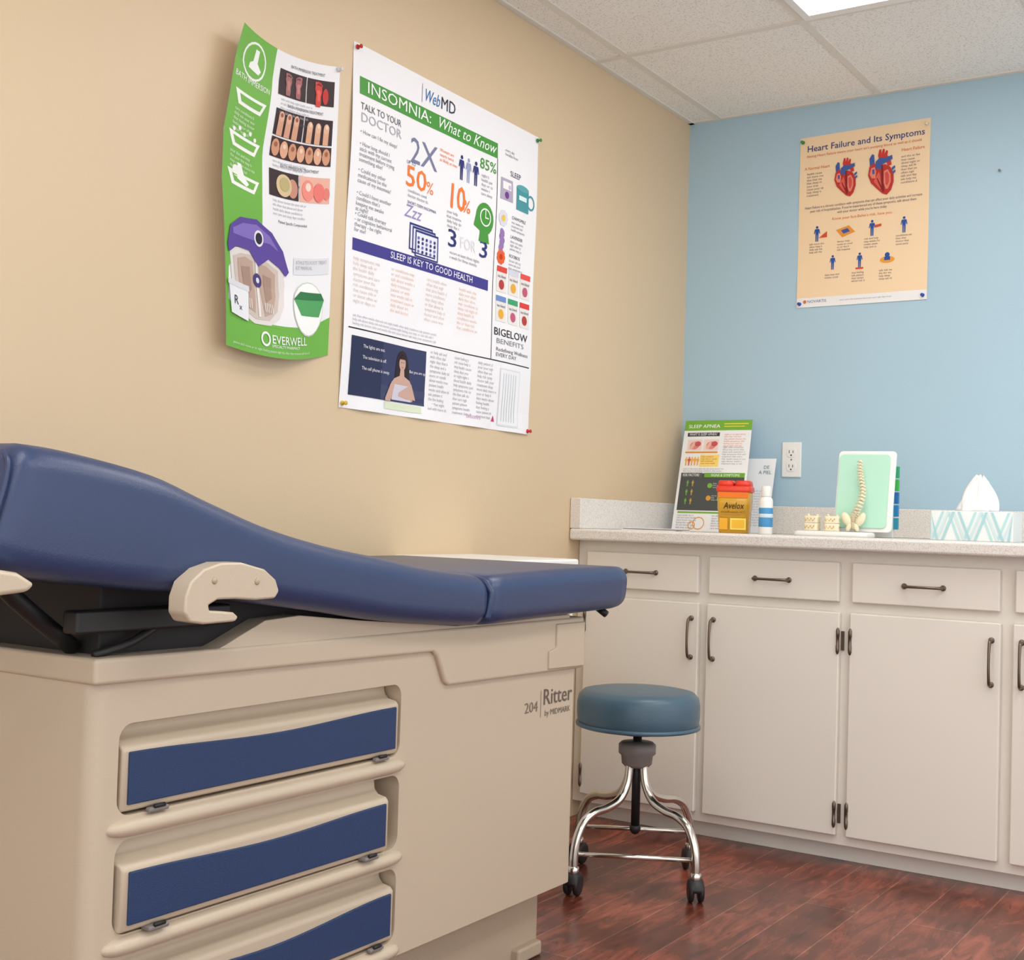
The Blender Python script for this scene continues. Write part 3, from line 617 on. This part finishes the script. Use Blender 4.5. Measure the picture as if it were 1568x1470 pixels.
# ------------------------------------------------------------ counter top things
CZ=.88
e=empty('sleep_apnea_leaflet',(.17,-.16,1.08))
W,H=.252,.40
def fs(u,v,h):
    q=v/.40; a=math.sin(math.pi*u/.252)
    return Vector((.016+.055*q+u*.99, -.045-.205*q-.012*a*(.4+.6*q)-h, CZ+.001+.384*(1-q)))
s=Sheet(W,H,fs); s.fine=.03; A=(120,178,64)
s.rect(0,0,1,1,(238,240,242),0,16,10); s.rect(0,0,1,.095,A,1,12,1); s.text('SLEEP APNEA',.06,.070,.018,(245,250,240),2,fit=.48,bold=.05); s.rect(.60,.03,.95,.04,(230,220,80),2); s.rect(.60,.055,.9,.063,(230,220,80),2)
s.rect(.06,.115,.55,.15,(66,70,74),1,6,1); s.text('WHAT IS SLEEP APNEA?',.09,.142,.013,(240,240,240),2,fit=.42)
s.rect(.08,.18,.30,.28,(240,214,206),1,4,1); s.rect(.33,.18,.55,.28,(242,216,208),1,4,1)
for u in(.19,.44): s.circ(u,.235,.018,(226,140,136),2,.8); s.circ(u+.05,.22,.012,(200,90,96),3,.8); s.poly([(u-.08,.26),(u-.02,.20),(u+.02,.21),(u-.03,.27)],(236,186,170),3)
s.text(para(6,22,100),.62,.14,.0085,(240,170,150),2); s.poly([(.06,.29),(.55,.29),(.55,.305),(.06,.305)],(230,150,60),2)
s.rect(.30,.32,.58,.43,(250,215,120),1,5,1); s.text(para(4,16,101),.32,.345,.008,(180,130,60),2)
for k in range(5): s.person(.09+.045*k,.38,.032,(214,90,70) if k==1 else (240,180,80),2)
s.text(para(8,22,102),.62,.26,.0085,(170,170,176),2); s.text(para(3,50,103),.06,.455,.0075,gry,2)
s.rect(.04,.49,.97,.82,(78,82,82),1,12,4); s.rect(.40,.485,.97,.525,(112,170,60),2,6,1); s.text('SIGNS & SYMPTOMS',.50,.517,.013,(245,250,240),3,fit=.40); s.rect(.04,.485,.36,.525,(90,94,94),2,4,1); s.text('RISK FACTORS',.07,.516,.013,(245,250,240),3,fit=.25)
for j in range(2):
    for i in range(3): s.circ(.50+.16*i,.60+.11*j,.009,(220,160,60) if (i+j)%2 else (120,180,70),3); s.text(para(3,8,104+i+j),.54+.16*i,.585+.11*j,.007,(220,220,220),3)
for k in range(3): s.person(.16,.58+.08*k,.022,(120,180,70),3); s.person(.24,.58+.08*k,.022,(200,170,80),3)
s.rect(.06,.83,.97,.845,A,1); s.text(para(6,20,110),.06,.87,.0085,gry,2); s.ring(.40,.93,.022,.003,(230,160,70),2); s.ring(.30,.95,.014,.003,(230,160,70),2); s.text(para(6,22,111),.58,.87,.0085,gry,2)
s.make('print',e)
e=empty('skin_care_leaflet',(.30,-.05,1.0))
s=Sheet(.15,.255,lambda u,v,h:Vector((.20+u,-.035-.07*v/.255-h,CZ+.001+.252*(1-v/.255)+.0*u)))
s.rect(0,0,1,1,(240,243,246),0,6,6); s.text('DE',.72,.14,.017,(90,126,144),2); s.text('A PIEL',.62,.21,.017,(90,126,144),2,fit=.30); s.text(para(14,20,120),.35,.45,.009,(180,186,192),2)
s.make('print',e)
e=empty('pamphlet_stack',(.13,-.5,CZ))
for k in range(3): box('pamphlet_%d'%k,.05,.23,-.56+.01*k,-.44,CZ+.0025*k,CZ+.0025*k+.002,[M_paper,M_grey,M_paper][k],e,bevel=0,rotz=.1*k)

e=empty('sharps_container',(.384,-.45,CZ))
M_yel=mat('sharps_amber',(248,186,40),.25,var=.15,vscale=30,coat=.4,trans=.35); M_red=mat('sharps_red',(228,64,42),.3)
R_=Matrix.Rotation(.25,3,'Z')
def rz(cx,cy,w,d,r,z,rot=.25):
    Rr=Matrix.Rotation(rot,3,'Z'); return [Vector((cx,cy,z))+Rr@Vector((a,b,0)) for a,b in rr(w,d,r,5)]
c=(.384,-.45)
loft('tub',[rz(*c,.084,.062,.012,CZ),rz(*c,.090,.068,.014,CZ+.004),rz(*c,.096,.074,.014,CZ+.07),rz(*c,.099,.077,.014,CZ+.072),rz(*c,.102,.080,.014,CZ+.132)],M_yel,e)
loft('lid_rim',[rz(*c,.106,.084,.015,CZ+.126),rz(*c,.108,.086,.015,CZ+.129),rz(*c,.108,.086,.015,CZ+.140),rz(*c,.102,.080,.015,CZ+.144)],M_red,e)
cc=Vector((*c,0))
for k,dx in enumerate((-.026,.026)):
    p=cc+R_@Vector((dx,0,0)); loft('lid_dome_%d'%k,[rz(p.x,p.y,.050,.074,.016,CZ+.142),rz(p.x,p.y,.048,.070,.018,CZ+.156),rz(p.x,p.y,.042,.064,.018,CZ+.161)],M_red,e)
s=Sheet(.096,.12,lambda u,v,h:cc+R_@Vector((u-.048,-.0405-h+ .0035*v/.12,0))+Vector((0,0,CZ+.125-v)))
s.rect(.03,.00,.97,.14,(238,124,44),1); s.text('Avelox',.20,.42,.028,(40,30,20),3,fit=.66,bold=.05,shear=.2); s.text('moxifloxacin HCl',.12,.53,.010,(70,56,30),3,fit=.76); s.rect(.08,.57,.92,.58,(150,120,50),2)
s.rect(.42,.66,.92,.95,(252,226,110),2); s.rect(.47,.70,.87,.91,(244,190,60),3); s.rect(.08,.66,.34,.95,(238,176,50),2); s.make('label',e)
e=empty('lotion_bottle',(.505,-.50,CZ))
lathe('bottle',[(.002,0),(.019,0),(.0205,.003),(.0205,.098),(.019,.106),(.012,.112),(.011,.115),(.002,.115)],(.505,-.50,CZ),M_white,e)
lathe('label',[(.0206,.022),(.0209,.023),(.0209,.078),(.0206,.079)],(.505,-.50,CZ),mat('label_blue',(70,146,200),.4),e)
lathe('label_band',[(.0209,.050),(.0212,.051),(.0212,.060),(.0209,.061)],(.505,-.50,CZ),mat('label_pale',(210,226,236),.4),e)
lathe('cap',[(.002,.112),(.0135,.112),(.0145,.115),(.0145,.138),(.0125,.144),(.002,.145)],(.505,-.50,CZ),M_white,e)

# spine model on stand with board
e=empty('spine_anatomy_model',(.72,-.42,CZ))
M_mint=mat('mint_board',(180,226,204),.45)
loft('stand_base',[rz(.705,-.47,.215,.10,.02,CZ,0),rz(.705,-.47,.219,.104,.02,CZ+.004,0),rz(.705,-.47,.217,.102,.02,CZ+.012,0),rz(.705,-.47,.205,.09,.02,CZ+.015,0)],M_white,e)
def brd(w,h,x,z,y,lean,t,nm,m,rot=.0):
    pts=[]
    for a,b in rr(w,h,.012): pts.append(Vector((x+a*math.cos(rot),y+lean*(b+h/2)+a*math.sin(rot),z+h/2+b)))
    return prism(nm,pts,(0,-t,0),m,e,bevel=.002)
brd(.166,.238,.775,CZ+.016,-.425,.16,.008,'board_frame',M_white,.12)
brd(.146,.216,.770,CZ+.028,-.4345,.16,.002,'board_face',M_mint,.12)
sp=cat([(.757,-.452,CZ+.045),(.760,-.460,CZ+.062),(.772,-.468,CZ+.082),(.781,-.462,CZ+.110),(.780,-.448,CZ+.140),(.772,-.440,CZ+.170),(.768,-.436,CZ+.195),(.766,-.433,CZ+.222)],3)
for i,p in enumerate(sp):
    k=1.2-.55*i/len(sp)
    t=(sp[min(i+1,len(sp)-1)]-sp[max(i-1,0)]).normalized()
    lathe('vertebra_%d'%i,[(.001,-.0034),(.0078*k,-.0032),(.0062*k,0),(.0078*k,.0032),(.001,.0034)],p,M_bone,e,seg=12,axis=t)
    tube('process_%d'%i,[p+Vector((-.012*k,-.002,-.002)),p+Vector((0,-.005,0)),p+Vector((.013*k,-.004,-.002))],lambda s_:.0017,M_bone,e,k=2,seg=8)
    tube('spinous_%d'%i,[p,p+Vector((.012*k,-.010*k,-.004))],.0017,M_bone,e,k=1,seg=8)
def blob(nm,c,r,m,par,rot=0,nz=10,seg=16):
    Rr=Matrix.Rotation(rot,3,'Y'); c=Vector(c); rings=[]
    for i in range(nz+1):
        tt=math.pi*(i/nz); s_=max(.02,math.sin(tt)); rings.append([c+Rr@Vector((r[0]*s_*math.cos(2*math.pi*j/seg),r[1]*s_*math.sin(2*math.pi*j/seg),-r[2]*math.cos(tt))) for j in range(seg)])
    return loft(nm,rings,m,par)
blob('pelvis_wing_a',(.738,-.462,CZ+.052),(.013,.010,.022),M_bone,e,-.5); blob('pelvis_wing_b',(.780,-.462,CZ+.052),(.013,.010,.022),M_bone,e,.5)
blob('sacrum',(.758,-.452,CZ+.040),(.012,.008,.022),M_bone,e); blob('ischium_a',(.747,-.468,CZ+.028),(.007,.007,.012),M_bone,e,.4); blob('ischium_b',(.770,-.468,CZ+.028),(.007,.007,.012),M_bone,e,-.4)
tube('stand_rod',[(.758,-.455,CZ+.013),(.758,-.455,CZ+.05)],.003,M_chrome,e,k=1)
M_pore=mat('bone_pore',(206,170,100),.6)
for k,x in enumerate((.640,.700)):
    for j in range(2):
        z=CZ+.016+.022*j
        loft('bone_block_%d_%d'%(k,j),[rz(x,-.475,.042,.034,.008,z,.2*k),rz(x,-.475,.045,.036,.010,z+.003,.2*k),rz(x,-.475,.040,.033,.010,z+.010,.2*k),rz(x,-.475,.045,.036,.010,z+.018,.2*k),rz(x,-.475,.042,.034,.008,z+.021,.2*k)],M_bone,e)
    for j in range(12): blob('bone_pore_%d_%d'%(k,j),(x-.015+.0052*(j%6)+.002*(j//6),-.4925,CZ+.024+.022*(j//6)+.005*(j%2)),(.0018,.002,.0026),M_pore,e,nz=5,seg=8)
    tube('bone_process_%d'%k,[(x-.010,-.47,CZ+.057),(x-.016,-.47,CZ+.064)],.0035,M_bone,e,k=1,seg=8); tube('bone_process_b_%d'%k,[(x+.010,-.47,CZ+.057),(x+.016,-.47,CZ+.063)],.0035,M_bone,e,k=1,seg=8)
e=empty('tabbed_binder',(.77,-.33,CZ))
box('binder_cover',.70,.838,-.345,-.325,CZ,CZ+.225,M_white,e,bevel=.003); box('binder_pages',.702,.836,-.341,-.329,CZ+.004,CZ+.221,M_paper,e,bevel=.001)
for k,cl in enumerate(((60,160,190),(50,140,200),(50,120,190),(70,190,90),(60,170,120))): box('tab_%d'%k,.830,.852,-.340,-.330,CZ+.026+.038*k,CZ+.060+.038*k,ink(cl),e,bevel=.002)

# tissue box
e=empty('tissue_box',(1.08,-.36,CZ))
M_tb=mat('tissue_box_card',(234,239,240),.5)
bx=(.967,1.19,-.415,-.300)
box('carton',*bx,CZ,CZ+.083,M_tb,e,bevel=.002)
def pat(s,nu):
    cols=[(182,222,226),(206,228,232),(170,212,218)]
    for i in range(-1,nu+1):
        w=1/nu
        for j,o_ in enumerate((0,.33,.66)):
            u=i*w+o_*w; c_=cols[j]
            up=(i%2==0)
            A_=[(u,1 if up else 0),(u+.16*w,1 if up else 0),(u+.16*w+.85*w*.8,0 if up else 1),(u+.85*w*.8,0 if up else 1)]
            s.poly([(min(1,max(0,a)),b*.96+.02) for a,b in A_],c_,1+j)
s=Sheet(.223,.083,lambda u,v,h:Vector((.967+u,-.4155-h,CZ+.083-v))); pat(s,5); s.make('pattern_front',e)
s=Sheet(.115,.083,lambda u,v,h:Vector((.9665-h,-.300-u,CZ+.083-v))); pat(s,3); s.make('pattern_side',e)
prism('slot',[(1.078+a,-.357+b,CZ+.0832) for a,b in rr(.11,.035,.017)],(0,0,.0006),mat('slot_film',(210,214,218),.3),e,bevel=0)
rings=[]
for i in range(11):
    q=i/10; z=CZ+.0835+.098*q; ring=[]
    for j in range(48):
        a=2*math.pi*j/48; fold=1+.30*math.sin(5*a+2*q)+.14*math.sin(11*a-3*q)
        rx=(.036*(1-q)**.7+.010)*fold*(1+.12*math.sin(q*3.1)); ry=(.014*(1-q)**.6+.004)*fold
        ring.append(Vector((1.078+rx*math.cos(a)+.008*q,-.357+ry*math.sin(a)+.004*q,z+.008*math.sin(3*a)*q)))
    rings.append(ring)
loft('tissue',rings,mat('tissue',(248,248,250),.9),e)

# ------------------------------------------------------------ world + camera
w=bpy.data.worlds.new('w'); S.world=w; w.use_nodes=True; w.node_tree.nodes['Background'].inputs[0].default_value=(.99,.98,.97,1); w.node_tree.nodes['Background'].inputs[1].default_value=1.62
f=1950.; th=math.atan(.0307); p=math.atan(61/f); yaw=math.radians(33.4)
h=Vector((-math.sin(yaw),math.cos(yaw),0)); R0=Vector((math.cos(yaw),math.sin(yaw),0))
Fv=h*math.cos(p)+Vector((0,0,math.sin(p))); U0=R0.cross(Fv)
Xc=R0*math.cos(th)+U0*math.sin(th); Yc=-R0*math.sin(th)+U0*math.cos(th); Zc=-Fv
cam=bpy.data.cameras.new('camera'); co=bpy.data.objects.new('camera',cam); COL.objects.link(co)
cam.sensor_fit='HORIZONTAL'; cam.sensor_width=36; cam.lens=f/1568*36; cam.clip_start=.02
mw=Matrix((Xc,Yc,Zc)).transposed().to_4x4(); mw.translation=Vector((1.964,-4.095,.90)); co.matrix_world=mw
S.camera=co
